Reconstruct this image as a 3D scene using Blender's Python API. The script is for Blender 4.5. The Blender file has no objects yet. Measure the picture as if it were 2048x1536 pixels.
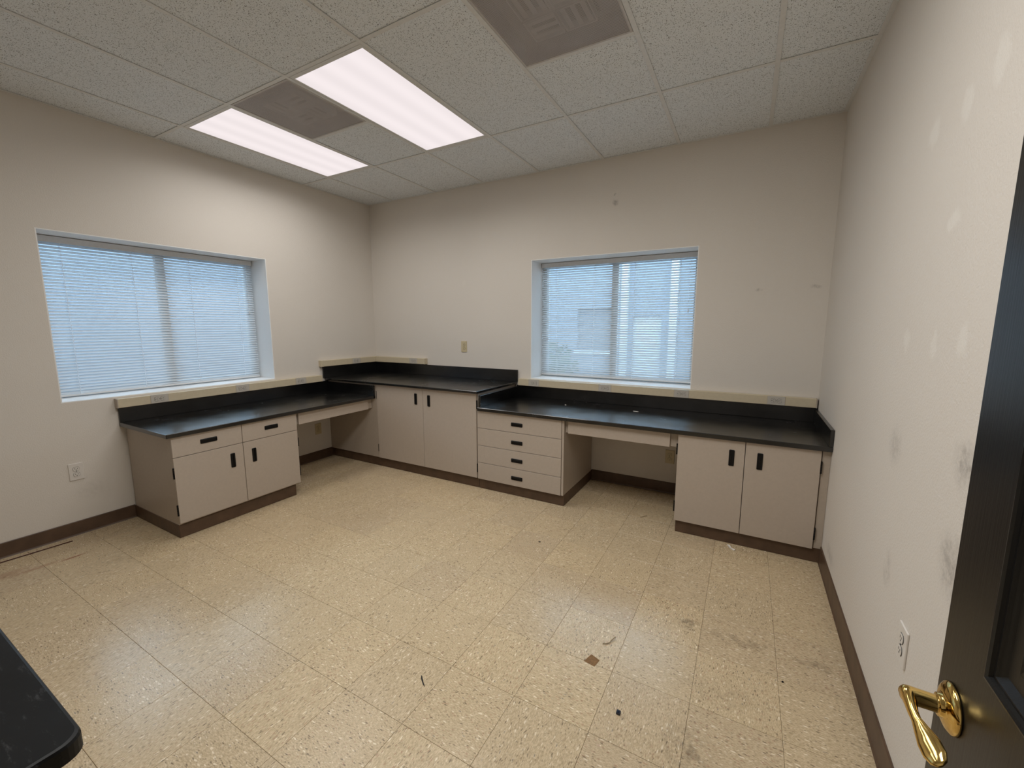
import bpy, bmesh, math, random
from mathutils import Vector, Matrix

random.seed(7)
SC = bpy.context.scene
COL = SC.collection
PI = math.pi

# ------------------------------------------------------------------ camera
W, H = 4.497, 2.856            # room width, ceiling height
YF = -4.75                     # front wall (behind the camera)
cam_data = bpy.data.cameras.new('camera')
cam_data.sensor_width = 36.0
cam_data.lens = 36.0 * 837.54 / 2048.0
cam_data.clip_start = 0.02
cam = bpy.data.objects.new('camera', cam_data)
cam.location = (4.0195, -3.7117, 1.4536)
cam.rotation_euler = (1.4318, 0.0013, 0.5107)
COL.objects.link(cam)
SC.camera = cam

# ------------------------------------------------------------------ sky and exposure
world = bpy.data.worlds.new('sky')
SC.world = world
world.use_nodes = True
bgn = world.node_tree.nodes['Background']
bgn.inputs['Color'].default_value = (0.58, 0.79, 1.0, 1)
bgn.inputs['Strength'].default_value = 6.8
SC.view_settings.view_transform = 'Standard'
SC.view_settings.look = 'None'
SC.view_settings.exposure = 0.0
SC.view_settings.gamma = 1.0
SC.view_settings.use_curve_mapping = False
LAMP_W = (8.8, 9.8, 38.5)     # watts of the ceiling lights, left to right; the last is an added fill out of view
LAMP_COL = (1.0, 0.985, 0.955)

# ------------------------------------------------------------------ helpers: objects
WL = {}                        # world location of each object, by name


def link(o, parent=None, loc=(0, 0, 0)):
    COL.objects.link(o)
    loc = Vector(loc)
    WL[o.name] = loc
    if parent is not None:
        o.parent = parent
        o.location = loc - WL[parent.name]
    else:
        o.location = loc
    return o


def tag(o, label=None, cat=None, group=None, kind=None):
    if label: o['label'] = label
    if cat: o['category'] = cat
    if group: o['group'] = group
    if kind: o['kind'] = kind
    return o


def empty(name, loc, label=None, cat=None, group=None, kind=None, parent=None):
    o = bpy.data.objects.new(name, None)
    o.empty_display_size = 0.1
    link(o, parent, loc)
    return tag(o, label, cat, group, kind)


def finish(bm, name, mats, smooth=False):
    bmesh.ops.recalc_face_normals(bm, faces=bm.faces)
    me = bpy.data.meshes.new(name)
    bm.to_mesh(me)
    bm.free()
    if not isinstance(mats, (list, tuple)): mats = [mats]
    for m in mats: me.materials.append(m)
    if smooth:
        for p in me.polygons: p.use_smooth = True
    return me


def part(name, bm, mats, parent=None, smooth=False, origin=None):
    """world-space bmesh -> one mesh object with its origin at its own centre"""
    if origin is None:
        lo = Vector([min(v.co[i] for v in bm.verts) for i in range(3)])
        hi = Vector([max(v.co[i] for v in bm.verts) for i in range(3)])
        origin = (lo + hi) / 2
    origin = Vector(origin)
    bmesh.ops.translate(bm, verts=bm.verts, vec=-origin)
    o = bpy.data.objects.new(name, finish(bm, name, mats, smooth))
    return link(o, parent, origin)


def inst(name, me, parent, loc, rot=(0, 0, 0)):
    o = bpy.data.objects.new(name, me)
    link(o, parent, loc)
    o.rotation_euler = rot
    return o


# ------------------------------------------------------------------ helpers: shapes
def box(bm, x0, x1, y0, y1, z0, z1, bev=0.0, mat=0, seg=1):
    vs = [bm.verts.new((x, y, z)) for x in (x0, x1) for y in (y0, y1) for z in (z0, z1)]
    fs = [bm.faces.new([vs[i] for i in q]) for q in
          ((0, 1, 3, 2), (4, 6, 7, 5), (0, 4, 5, 1), (2, 3, 7, 6), (0, 2, 6, 4), (1, 5, 7, 3))]
    for f in fs: f.material_index = mat
    if bev:
        es = list({e for f in fs for e in f.edges})
        r = bmesh.ops.bevel(bm, geom=es, offset=bev, segments=seg, profile=0.5, affect='EDGES')
        for f in r['faces']: f.material_index = mat
    return bm


def B(*a, **k):
    return box(bmesh.new(), *a, **k)


def ring(bm, p, u, v, ru, rv, n=16):
    p, u, v = Vector(p), Vector(u), Vector(v)
    return [bm.verts.new(p + u * (ru * math.cos(2 * PI * i / n)) + v * (rv * math.sin(2 * PI * i / n))) for i in range(n)]


def skin(bm, rings, cap=True, mat=0):
    n = len(rings[0])
    for a, b in zip(rings, rings[1:]):
        for i in range(n):
            f = bm.faces.new((a[i], a[(i + 1) % n], b[(i + 1) % n], b[i])); f.material_index = mat
    if cap:
        f = bm.faces.new(rings[0]); f.material_index = mat
        f = bm.faces.new(list(reversed(rings[-1]))); f.material_index = mat


def tube(bm, pts, r, n=8, mat=0):
    pts = [Vector(p) for p in pts]
    rs = []
    for i, p in enumerate(pts):
        t = (pts[min(i + 1, len(pts) - 1)] - pts[max(i - 1, 0)]).normalized()
        u = t.cross(Vector((0, 0, 1)))
        if u.length < 1e-3: u = t.cross(Vector((1, 0, 0)))
        u.normalize()
        rs.append(ring(bm, p, u, t.cross(u), r, r, n))
    skin(bm, rs, True, mat)
    return bm


def lathe(bm, c, axis, prof, n=32, mat=0):
    a = Vector(axis).normalized()
    u = a.cross(Vector((0, 0, 1)))
    if u.length < 1e-3: u = a.cross(Vector((1, 0, 0)))
    u.normalize()
    v = a.cross(u)
    skin(bm, [ring(bm, Vector(c) + a * h, u, v, r, r, n) for h, r in prof], True, mat)
    return bm


def rrect(w, h, r, n=4):
    pts = []
    for cx, cy, a0 in ((w / 2 - r, h / 2 - r, 0), (-w / 2 + r, h / 2 - r, 90), (-w / 2 + r, -h / 2 + r, 180), (w / 2 - r, -h / 2 + r, 270)):
        for i in range(n + 1):
            a = math.radians(a0 + 90 * i / n)
            pts.append((cx + r * math.cos(a), cy + r * math.sin(a)))
    return pts


# ------------------------------------------------------------------ helpers: materials
class NT:
    def __init__(s, name):
        s.m = bpy.data.materials.new(name)
        s.m.use_nodes = True
        s.t = s.m.node_tree
        s.b = s.t.nodes['Principled BSDF']

    def n(s, typ, ins=None, **props):
        nd = s.t.nodes.new(typ)
        for k, v in props.items(): setattr(nd, k, v)
        for k, v in (ins or {}).items():
            if hasattr(v, 'is_output') or isinstance(v, bpy.types.NodeSocket): s.t.links.new(v, nd.inputs[k])
            else: nd.inputs[k].default_value = v
        return nd

    def set(s, **kw):
        for k, v in kw.items():
            k = k.replace('_', ' ')
            if isinstance(v, bpy.types.NodeSocket): s.t.links.new(v, s.b.inputs[k])
            else: s.b.inputs[k].default_value = v
        return s

    def math(s, op, a, b=0.0, c=0.0):
        nd = s.t.nodes.new('ShaderNodeMath'); nd.operation = op
        for i, v in enumerate((a, b, c)):
            if isinstance(v, bpy.types.NodeSocket): s.t.links.new(v, nd.inputs[i])
            else: nd.inputs[i].default_value = v
        return nd.outputs[0]

    def vmath(s, op, a, b=(0, 0, 0)):
        nd = s.t.nodes.new('ShaderNodeVectorMath'); nd.operation = op
        for i, v in enumerate((a, b)):
            if isinstance(v, bpy.types.NodeSocket): s.t.links.new(v, nd.inputs[i])
            else: nd.inputs[i].default_value = v
        return nd.outputs['Value'] if op in ('LENGTH', 'DOT_PRODUCT') else nd.outputs[0]

    def ramp(s, fac, stops):
        nd = s.t.nodes.new('ShaderNodeValToRGB')
        el = nd.color_ramp.elements
        while len(el) < len(stops): el.new(0.5)
        for e, (p, c) in zip(el, stops):
            e.position = p
            e.color = (c[0], c[1], c[2], 1) if isinstance(c, (tuple, list)) else (c, c, c, 1)
        s.t.links.new(fac, nd.inputs[0])
        return nd.outputs[0]

    def mix(s, fac, a, b, mode='MIX'):
        nd = s.t.nodes.new('ShaderNodeMix'); nd.data_type = 'RGBA'; nd.blend_type = mode
        for k, v in ((0, fac), (6, a), (7, b)):
            if isinstance(v, bpy.types.NodeSocket): s.t.links.new(v, nd.inputs[k])
            elif k == 0: nd.inputs[k].default_value = v
            else: nd.inputs[k].default_value = (v[0], v[1], v[2], 1)
        return nd.outputs[2]

    def pos(s):
        return s.n('ShaderNodeNewGeometry').outputs['Position']

    def obj(s):
        return s.n('ShaderNodeTexCoord').outputs['Object']

    def noise(s, vec, scale, detail=2.0, rough=0.5, dist=0.0):
        return s.n('ShaderNodeTexNoise', {'Vector': vec, 'Scale': scale, 'Detail': detail, 'Roughness': rough, 'Distortion': dist}).outputs[0]

    def voronoi(s, vec, scale, out=0, rand=1.0):
        return s.n('ShaderNodeTexVoronoi', {'Vector': vec, 'Scale': scale, 'Randomness': rand}).outputs[out]

    def bump(s, h, strength, dist):
        return s.n('ShaderNodeBump', {'Height': h, 'Strength': strength, 'Distance': dist}).outputs[0]

    def blot(s, vec, c, r, soft=0.6):
        d = s.vmath('LENGTH', s.vmath('DIVIDE', s.vmath('SUBTRACT', vec, c), r))
        mr = s.n('ShaderNodeMapRange', {'Value': d, 'From Min': soft, 'From Max': 1.0, 'To Min': 1.0, 'To Max': 0.0}, interpolation_type='SMOOTHSTEP')
        return mr.outputs[0]


def plain(name, col, rough=0.6, spec=0.5, metal=0.0, nz=0.06, scale=40.0, bump=0.0):
    k = NT(name)
    p = k.obj()
    f = k.noise(p, scale, 3.0)
    lo = tuple(c * (1 - nz) for c in col); hi = tuple(min(1, c * (1 + nz)) for c in col)
    k.set(Base_Color=k.ramp(f, [(0.3, lo), (0.7, hi)]), Roughness=rough, Metallic=metal)
    k.b.inputs['Specular IOR Level'].default_value = spec
    if bump: k.set(Normal=k.bump(k.noise(p, scale * 6, 2.0), 0.3, bump))
    return k.m


WALL = (0.71, 0.662, 0.60)


def wall_mat(name, marks=(), rub=(), base=WALL):
    k = NT(name)
    p = k.pos()
    col = k.ramp(k.noise(p, 1.3, 2.0), [(0.3, tuple(c * 0.985 for c in base)), (0.7, tuple(c * 1.015 for c in base))])
    wob = k.vmath('SCALE', k.vmath('SUBTRACT', k.n('ShaderNodeTexNoise', {'Vector': p, 'Scale': 22.0}).outputs[1], (0.5, 0.5, 0.5)))
    wob.node.inputs['Scale'].default_value = 0.05
    q = k.vmath('ADD', p, wob)
    grit = k.ramp(k.noise(p, 45.0, 4.0, 0.65), [(0.38, 0.25), (0.62, 1.0)])
    for c, r, a in marks:       # filler patches left on the paint
        col = k.mix(k.math('MULTIPLY', k.blot(q, c, r, 0.45), a), col, (0.82, 0.79, 0.73))
    for c, r, a, tint in rub:   # scuffs and smudges
        m = k.math('MULTIPLY', k.math('MULTIPLY', k.blot(q, c, r, 0.05), grit), a)
        col = k.mix(m, col, tint)
    k.set(Base_Color=col, Roughness=0.62)
    k.b.inputs['Specular IOR Level'].default_value = 0.35
    k.set(Normal=k.bump(k.noise(p, 150.0, 2.0), 0.6, 0.002))
    return k.m


GREYB = (0.20, 0.18, 0.165)
M_wall = wall_mat('beige_wall_paint')
M_wall_left = wall_mat('beige_wall_paint_left', rub=[((0, -2.68, 0.30), (0.05, 0.16, 0.10), 0.12, GREYB)])
M_wall_back = wall_mat('beige_wall_paint_back', rub=[
    ((2.951, 0, 2.493), (0.034, .05, 0.042), 0.75, GREYB), ((2.948, 0, 2.562), (0.013, .05, 0.013), 1.0, (0.05, 0.045, 0.04)),
    ((4.064, 0, 1.715), (0.03, .05, 0.024), 0.5, GREYB), ((4.42, 0, 1.725), (0.045, .05, 0.02), 0.6, GREYB)],
    marks=[((1.36, 0, 1.9), (0.03, .05, 0.05), 0.12)])
M_wall_right = wall_mat('beige_wall_paint_right', marks=[
    ((W, -2.206, 2.075), (.05, 0.05, 0.075), 0.42), ((W, -2.032, 2.053), (.05, 0.045, 0.06), 0.42),
    ((W, -1.794, 2.061), (.05, 0.055, 0.055), 0.42), ((W, -2.052, 1.739), (.05, 0.055, 0.035), 0.42),
    ((W, -1.782, 1.402), (.05, 0.035, 0.05), 0.42), ((W, -2.032, 1.398), (.05, 0.035, 0.055), 0.42), ((W, -2.215, 1.409), (.05, 0.04, 0.06), 0.42)],
    rub=[((W, -2.33, 1.12), (.05, 0.09, 0.075), 0.6, GREYB), ((W, -2.33, 0.86), (.05, 0.10, 0.11), 0.55, GREYB),
         ((W, -1.80, 1.03), (.05, 0.10, 0.10), 0.28, GREYB), ((W, -1.89, 0.61), (.05, 0.05, 0.09), 0.3, GREYB),
         ((W, -0.95, 0.19), (.05, 0.16, 0.06), 0.35, GREYB), ((W, -2.45, 0.55), (.05, 0.14, 0.16), 0.22, GREYB)])
M_reveal = wall_mat('white_reveal_paint', base=(0.88, 0.88, 0.87))
M_rubber = plain('brown_rubber_base', (0.092, 0.053, 0.031), 0.45, 0.5, nz=0.2, scale=14)
M_lam = plain('grey_beige_laminate', (0.47, 0.40, 0.335), 0.42, 0.4, nz=0.025, scale=60)
M_lam_side = plain('brown_grey_laminate', (0.44, 0.375, 0.31), 0.45, 0.4, nz=0.03, scale=60)
M_dark = plain('black_plastic', (0.003, 0.003, 0.0035), 0.4, 0.3, nz=0.1)
M_gap = plain('dark_void', (0.02, 0.018, 0.016), 0.8, 0.2)
M_cream = plain('cream_raceway_enamel', (0.60, 0.515, 0.365), 0.4, 0.5, nz=0.03)
M_ivory = plain('ivory_plastic', (0.58, 0.49, 0.31), 0.35, 0.5, nz=0.02)
M_white = plain('white_plastic', (0.72, 0.68, 0.63), 0.35, 0.5, nz=0.02)
M_plate = plain('grey_white_plate', (0.52, 0.48, 0.42), 0.4, 0.5, nz=0.02)
M_slot = plain('outlet_slot_black', (0.012, 0.01, 0.01), 0.5, 0.3)
M_tee = plain('ceiling_tee_enamel', (0.74, 0.74, 0.725), 0.45, 0.5, nz=0.04)
M_vinyl = plain('window_vinyl', (0.62, 0.62, 0.60), 0.4, 0.5, nz=0.02)
M_rail = plain('blind_rail_enamel', (0.74, 0.75, 0.76), 0.35, 0.5, nz=0.03)
M_plenum = plain('plenum_brown', (0.22, 0.19, 0.18), 0.8, 0.2, nz=0.2, scale=8)
M_vane = plain('vane_enamel', (0.55, 0.52, 0.50), 0.5, 0.4)


def counter_mat(name, worn):
    k = NT(name)
    p = k.pos()
    n1 = k.noise(p, 5.0, 4.0, 0.6)
    scr = k.noise(k.vmath('MULTIPLY', p, (9.0, 34.0, 20.0)), 2.0, 5.0, 0.75, 0.2)
    col = k.ramp(n1, [(0.35, (0.0012, 0.0013, 0.0015)), (0.75, (0.0045, 0.0046, 0.005))])
    col = k.mix(k.ramp(scr, [(0.58, 0.0), (0.74, 0.75 * worn)]), col, (0.06, 0.06, 0.062))
    k.set(Base_Color=col, Roughness=k.ramp(n1, [(0.3, 0.20 + 0.25 * worn), (0.7, 0.28 + 0.3 * worn)]))
    k.b.inputs['Specular IOR Level'].default_value = 0.95 - 0.65 * worn
    k.set(Normal=k.bump(k.noise(p, 60.0, 3.0), 0.12, 0.0006))
    return k.m


M_counter = counter_mat('black_bench_resin', 0.0)
M_counter_worn = counter_mat('worn_black_bench_resin', 1.0)


def vct_mat():
    k = NT('vinyl_composition_tile')
    p = k.pos()
    o = k.obj()
    rnd = k.n('ShaderNodeObjectInfo').outputs['Random']
    off = k.n('ShaderNodeCombineXYZ', {'X': k.math('MULTIPLY', rnd, 37.0), 'Y': k.math('MULTIPLY', rnd, 91.0), 'Z': rnd}).outputs[0]
    v = k.vmath('ADD', o, off)
    warp = k.n('ShaderNodeTexNoise', {'Vector': v, 'Scale': 30.0, 'Detail': 2.0}).outputs[1]
    wv = k.vmath('SCALE', k.vmath('SUBTRACT', warp, (0.5, 0.5, 0.5))); wv.node.inputs['Scale'].default_value = 0.012
    v2 = k.vmath('ADD', v, wv)
    long1 = k.vmath('MULTIPLY', v2, (42.0, 135.0, 1.0))
    long2 = k.vmath('MULTIPLY', v2, (75.0, 190.0, 1.0))
    c1 = k.voronoi(long1, 1.0, 1); d1 = k.voronoi(long1, 1.0, 0)
    c2 = k.voronoi(long2, 1.0, 1); d2 = k.voronoi(long2, 1.0, 0)
    s1 = k.n('ShaderNodeSeparateColor', {0: c1}); s2 = k.n('ShaderNodeSeparateColor', {0: c2})
    big = k.noise(v, 9.0, 3.0, 0.6)
    base = k.ramp(big, [(0.3, (0.455, 0.370, 0.245)), (0.7, (0.535, 0.440, 0.300))])
    fine = k.noise(k.vmath('MULTIPLY', v2, (60.0, 170.0, 1.0)), 1.6, 3.0, 0.7)
    base = k.mix(0.65, base, k.ramp(fine, [(0.25, (0.20, 0.155, 0.095)), (0.5, (0.49, 0.400, 0.265)), (0.75, (0.74, 0.64, 0.47))]))

    def fleck(sel, lo, dist, col, amt, rad):
        g = k.math('GREATER_THAN', sel, lo)
        e = k.ramp(dist, [(rad * 0.6, 1.0), (rad, 0.0)])
        return k.mix(k.math('MULTIPLY', k.math('MULTIPLY', g, e), amt), base, col)
    base = fleck(s1.outputs[0], 0.86, d1, (0.74, 0.67, 0.53), 0.9, 0.42)
    base = fleck(s1.outputs[1], 0.84, d1, (0.15, 0.115, 0.075), 0.8, 0.36)
    base = fleck(s2.outputs[0], 0.80, d2, (0.19, 0.15, 0.10), 0.75, 0.40)
    base = fleck(s2.outputs[1], 0.84, d2, (0.68, 0.60, 0.45), 0.75, 0.40)
    base = fleck(s2.outputs[2], 0.90, d2, (0.36, 0.22, 0.145), 0.6, 0.5)
    tint = k.ramp(rnd, [(0.0, (1.07, 1.02, 0.985)), (1.0, (1.17, 1.115, 1.04))])
    base = k.mix(1.0, base, tint, 'MULTIPLY')
    # ground-in dirt with its own outlines, then two darker bands by the cabinets
    grit = k.ramp(k.noise(p, 26.0, 5.0, 0.7), [(0.42, 0.0), (0.66, 1.0)])
    for c, r, a in (((3.86, -1.65, 0), (0.09, 0.08, 1), 0.75), ((4.08, -1.66, 0), (0.22, 0.07, 1), 0.55), ((4.36, -1.66, 0), (0.10, 0.05, 1), 0.75),
                    ((3.93, -2.32, 0), (0.12, 0.16, 1), 0.6), ((4.0, -2.02, 0), (0.25, 0.12, 1), 0.25), ((4.1, -1.4, 0), (0.35, 0.22, 1), 0.2),
                    ((0.35, -2.55, 0), (0.45, 0.16, 1), 0.18), ((3.95, -0.76, 0), (0.5, 0.05, 1), 0.3)):  # floor darker beside the left cabinet's end and along the right cabinet's foot
        base = k.mix(k.math('MULTIPLY', k.math('MULTIPLY', k.blot(p, c, r, 0.0), grit), a), base, (0.085, 0.062, 0.038))
    for c, r, a in (((0.376, -2.91, 0), (0.016, 0.085, 1), 0.8), ((0.352, -3.06, 0), (0.03, 0.16, 1), 0.4), ((0.30, -3.22, 0), (0.07, 0.2, 1), 0.35)):
        base = k.mix(k.math('MULTIPLY', k.blot(p, c, r, 0.2), a), base, (0.24, 0.075, 0.03))
    k.set(Base_Color=base)
    wear = k.noise(p, 3.0, 4.0, 0.6)
    k.set(Roughness=k.ramp(wear, [(0.3, 0.22), (0.7, 0.31)]))
    k.b.inputs['Specular IOR Level'].default_value = 0.38
    k.set(Normal=k.bump(k.noise(p, 38.0, 3.0, 0.6), 0.20, 0.0012))
    return k.m


M_vct = vct_mat()
M_joint = plain('tile_joint', (0.13, 0.10, 0.065), 0.8, 0.2)


def acoustic_mat():
    k = NT('fissured_acoustic_tile')
    o = k.obj()
    rnd = k.n('ShaderNodeObjectInfo').outputs['Random']
    off = k.n('ShaderNodeCombineXYZ', {'X': k.math('MULTIPLY', rnd, 53.0), 'Y': k.math('MULTIPLY', rnd, 31.0), 'Z': 0.0}).outputs[0]
    v = k.vmath('MULTIPLY', k.vmath('ADD', o, off), (1, 1, 0))
    warp = k.n('ShaderNodeTexNoise', {'Vector': v, 'Scale': 70.0, 'Detail': 1.0}).outputs[1]
    wv = k.vmath('SCALE', k.vmath('SUBTRACT', warp, (0.5, 0.5, 0.5))); wv.node.inputs['Scale'].default_value = 0.013
    v2 = k.vmath('ADD', v, wv)
    va, vb = k.vmath('MULTIPLY', v2, (105.0, 150.0, 0)), k.vmath('MULTIPLY', v2, (185.0, 118.0, 0))
    da, ca = k.voronoi(va, 1.0, 0), k.n('ShaderNodeSeparateColor', {0: k.voronoi(va, 1.0, 1)}).outputs[0]
    db, cb = k.voronoi(vb, 1.0, 0), k.n('ShaderNodeSeparateColor', {0: k.voronoi(vb, 1.0, 1)}).outputs[0]
    ha = k.math('MULTIPLY', k.math('GREATER_THAN', ca, 0.40), k.ramp(da, [(0.20, 1.0), (0.30, 0.0)]))
    hb = k.math('MULTIPLY', k.math('GREATER_THAN', cb, 0.50), k.ramp(db, [(0.18, 1.0), (0.27, 0.0)]))
    hole = k.math('MAXIMUM', ha, hb)
    pit = k.ramp(k.noise(v, 260.0, 2.0, 0.6), [(0.30, 0.70), (0.55, 1.0)])
    base = k.ramp(k.noise(v, 4.0, 2.0), [(0.3, (0.87, 0.905, 0.925)), (0.7, (0.89, 0.925, 0.945))])
    base = k.mix(1.0, base, pit, 'MULTIPLY')
    col = k.mix(k.math('MULTIPLY', hole, 0.85), base, (0.09, 0.08, 0.07))
    k.set(Base_Color=col, Roughness=0.9)
    k.b.inputs['Specular IOR Level'].default_value = 0.15
    k.set(Normal=k.bump(k.math('SUBTRACT', k.noise(v, 200.0, 3.0), k.math('MULTIPLY', hole, 2.0)), 0.5, 0.002))
    return k.m


M_acoustic = acoustic_mat()


def perf_mat():
    k = NT('perforated_steel')
    o = k.obj()
    v = k.vmath('MULTIPLY', o, (1, 1, 0))
    d = k.voronoi(v, 190.0, 0, rand=0.0)
    m = k.math('LESS_THAN', d, 0.38)
    k.set(Base_Color=k.ramp(k.noise(o, 6.0), [(0.3, (0.60, 0.56, 0.55)), (0.7, (0.66, 0.62, 0.61))]), Roughness=0.5, Metallic=0.0)
    tr = k.n('ShaderNodeBsdfTransparent')
    mx = k.n('ShaderNodeMixShader', {0: m, 1: k.b.outputs[0], 2: tr.outputs[0]})
    k.t.links.new(mx.outputs[0], k.t.nodes['Material Output'].inputs[0])
    return k.m


M_perf = perf_mat()


def slat_mat():
    k = NT('blind_slat_enamel')
    k.set(Base_Color=k.ramp(k.noise(k.pos(), 3.0), [(0.3, (0.70, 0.72, 0.73)), (0.7, (0.76, 0.78, 0.79))]), Roughness=0.45)
    tr = k.n('ShaderNodeBsdfTranslucent', {'Color': (0.70, 0.76, 0.80, 1)})
    mx = k.n('ShaderNodeMixShader', {0: 0.32, 1: k.b.outputs[0], 2: tr.outputs[0]})
    k.t.links.new(mx.outputs[0], k.t.nodes['Material Output'].inputs[0])
    return k.m


M_slat = slat_mat()


def cord_mat():
    k = NT('white_cord')
    k.set(Base_Color=k.ramp(k.noise(k.pos(), 400.0), [(0.3, (0.80, 0.81, 0.82)), (0.7, (0.90, 0.91, 0.92))]), Roughness=0.7)
    tr = k.n('ShaderNodeBsdfTranslucent', {'Color': (0.95, 0.96, 0.97, 1)})
    mx = k.n('ShaderNodeMixShader', {0: 0.65, 1: k.b.outputs[0], 2: tr.outputs[0]})
    k.t.links.new(mx.outputs[0], k.t.nodes['Material Output'].inputs[0])
    return k.m


M_cord = cord_mat()


def glass_mat():
    k = NT('window_glass')
    tr = k.n('ShaderNodeBsdfTransparent', {'Color': (0.90, 0.95, 0.97, 1)})
    gl = k.n('ShaderNodeBsdfGlossy', {'Roughness': 0.02})
    fr = k.n('ShaderNodeFresnel', {'IOR': 1.45})
    mx = k.n('ShaderNodeMixShader', {0: fr.outputs[0], 1: tr.outputs[0], 2: gl.outputs[0]})
    k.t.links.new(mx.outputs[0], k.t.nodes['Material Output'].inputs[0])
    return k.m


M_glass = glass_mat()


def lens_mat():
    """acrylic lens of the ceiling light, brighter over its four tubes"""
    k = NT('lit_acrylic_lens')
    o = k.obj()
    s = k.n('ShaderNodeSeparateXYZ', {0: o})
    wave = k.math('COSINE', k.math('MULTIPLY', s.outputs[0], 2 * PI / 0.178))
    st = k.math('MULTIPLY_ADD', wave, 0.032, 0.905)
    em = k.n('ShaderNodeEmission', {'Color': (1.0, 0.905, 0.905, 1), 'Strength': st})
    k.t.links.new(em.outputs[0], k.t.nodes['Material Output'].inputs[0])
    return k.m


M_lens = lens_mat()


def door_mat():
    k = NT('charcoal_door_paint')
    p = k.pos()
    grain = k.noise(k.vmath('MULTIPLY', p, (1.0, 230.0, 7.0)), 1.0, 3.0, 0.6)
    k.set(Base_Color=k.ramp(grain, [(0.3, (0.0035, 0.0035, 0.0035)), (0.7, (0.006, 0.006, 0.0058))]), Roughness=0.33)
    k.b.inputs['Specular IOR Level'].default_value = 0.35
    k.set(Normal=k.bump(grain, 0.25, 0.0012))
    return k.m


M_door = door_mat()
M_brass = plain('polished_brass', (0.72, 0.50, 0.17), 0.09, 0.5, metal=1.0, nz=0.04)
M_jamb = plain('door_frame_paint', (0.03, 0.03, 0.03), 0.4, 0.5)

# ------------------------------------------------------------------ structure: floor
ST = dict(kind='structure')
T = 0.3048
FX, FY = 2.3922, -2.7286
fl = part('floor', B(-0.02, W + 0.02, YF - 0.02, 0.02, -0.15, -0.004), M_joint, origin=(0, 0, -0.15))
tag(fl, 'beige speckled vinyl tile floor with dirt stains', **ST)


def tile_bm(x0, x1, y0, y1):
    g = 0.00045
    return B(x0 + g, x1 - g, y0 + g, y1 - g, -0.0042, 0.0, bev=0.0006)


full = finish(tile_bm(-T / 2, T / 2, -T / 2, T / 2), 'floor_tile', M_vct)
xs = [FX + i * T for i in range(-8, 9)]
ys = [FY + j * T for j in range(-8, 11)]
for i, x in enumerate(xs):
    for j, y in enumerate(ys):
        x0, x1, y0, y1 = max(x, 0), min(x + T, W), max(y, YF), min(y + T, 0)
        if x1 - x0 < 0.02 or y1 - y0 < 0.02: continue
        if x1 - x0 > T - 1e-4 and y1 - y0 > T - 1e-4:
            inst('floor_tile', full, fl, (x + T / 2, y + T / 2, 0), (0, 0, (PI / 2) * (((i + j) % 2) + 2 * random.randint(0, 1))))
        else:
            part('floor_tile', tile_bm(x0, x1, y0, y1), M_vct, fl)

# ------------------------------------------------------------------ structure: walls
# window openings: window_1 in the left wall, window_2 in the back wall
W1 = (-2.772, -1.292, 0.935, 2.078)
W2 = (2.153, 3.635, 0.927, 2.076)
TH = 0.36


def wall_panel(bm, axis, c0, c1, a0, a1, z0, z1, holes):
    """slab across axis ('x' or 'y') from c0 to c1, spanning a0..a1, z0..z1 with rectangular holes"""
    def put(p0, p1, q0, q1):
        if p1 - p0 < 1e-4 or q1 - q0 < 1e-4: return
        if axis == 'x': box(bm, c0, c1, p0, p1, q0, q1)
        else: box(bm, p0, p1, c0, c1, q0, q1)
    cur = a0
    for h0, h1, k0, k1 in sorted(holes):
        put(cur, h0, z0, z1)
        put(h0, h1, z0, k0); put(h0, h1, k1, z1)
        cur = h1
    put(cur, a1, z0, z1)
    return bm


HT = H + 0.45
tag(part('wall_left', wall_panel(bmesh.new(), 'x', -TH, 0, YF, TH, -0.1, HT, [W1]), M_wall_left), 'beige painted wall with the wide window on the left', **ST)
tag(part('wall_back', wall_panel(bmesh.new(), 'y', 0, TH, 0, W, -0.1, HT, [W2]), M_wall_back), 'beige painted wall with window above the long black bench', **ST)
DOORWAY = (-4.60, -3.755, -0.1, 2.07)
tag(part('wall_right', wall_panel(bmesh.new(), 'x', W, W + 0.13, YF, TH, -0.1, HT, [DOORWAY]), M_wall_right), 'beige painted wall with patched spots beside the dark door', **ST)
tag(part('wall_front', B(-TH, W + 0.13, YF - 0.13, YF, -0.1, HT), M_wall), 'beige painted wall behind the viewpoint', **ST)
# corridor beyond the doorway
cor = bmesh.new()
box(cor, W + 1.6, W + 1.7, YF - 0.13, -3.0, -0.1, HT)
box(cor, W + 0.13, W + 1.7, -3.1, -3.0, -0.1, HT)
box(cor, W + 0.13, W + 1.7, YF - 0.13, YF, -0.1, HT)
box(cor, W + 0.13, W + 1.7, YF - 0.13, -3.0, HT - 0.1, HT)
box(cor, W + 0.13, W + 1.7, YF - 0.13, -3.0, -0.12, 0.0)
tag(part('wall_corridor', cor, M_wall), 'corridor walls beyond the open doorway', **ST)


# ------------------------------------------------------------------ structure: baseboards
def base_strip(name, axis, c, a0, a1, h, sgn, label):
    """cove base along a wall; sgn = direction into the room"""
    bm = bmesh.new()
    prof = [(0, 0), (0.011, 0), (0.009, 0.003), (0.0065, 0.010), (0.006, h - 0.003), (0.004, h), (0, h)]
    rows = []
    for a in (a0, a1):
        rows.append([bm.verts.new((c + sgn * d, a, z + 0.0005) if axis == 'x' else (a, c + sgn * d, z + 0.0005)) for d, z in prof])
    skin(bm, rows)
    o = part(name, bm, M_rubber)
    return tag(o, label, **ST)


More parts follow.
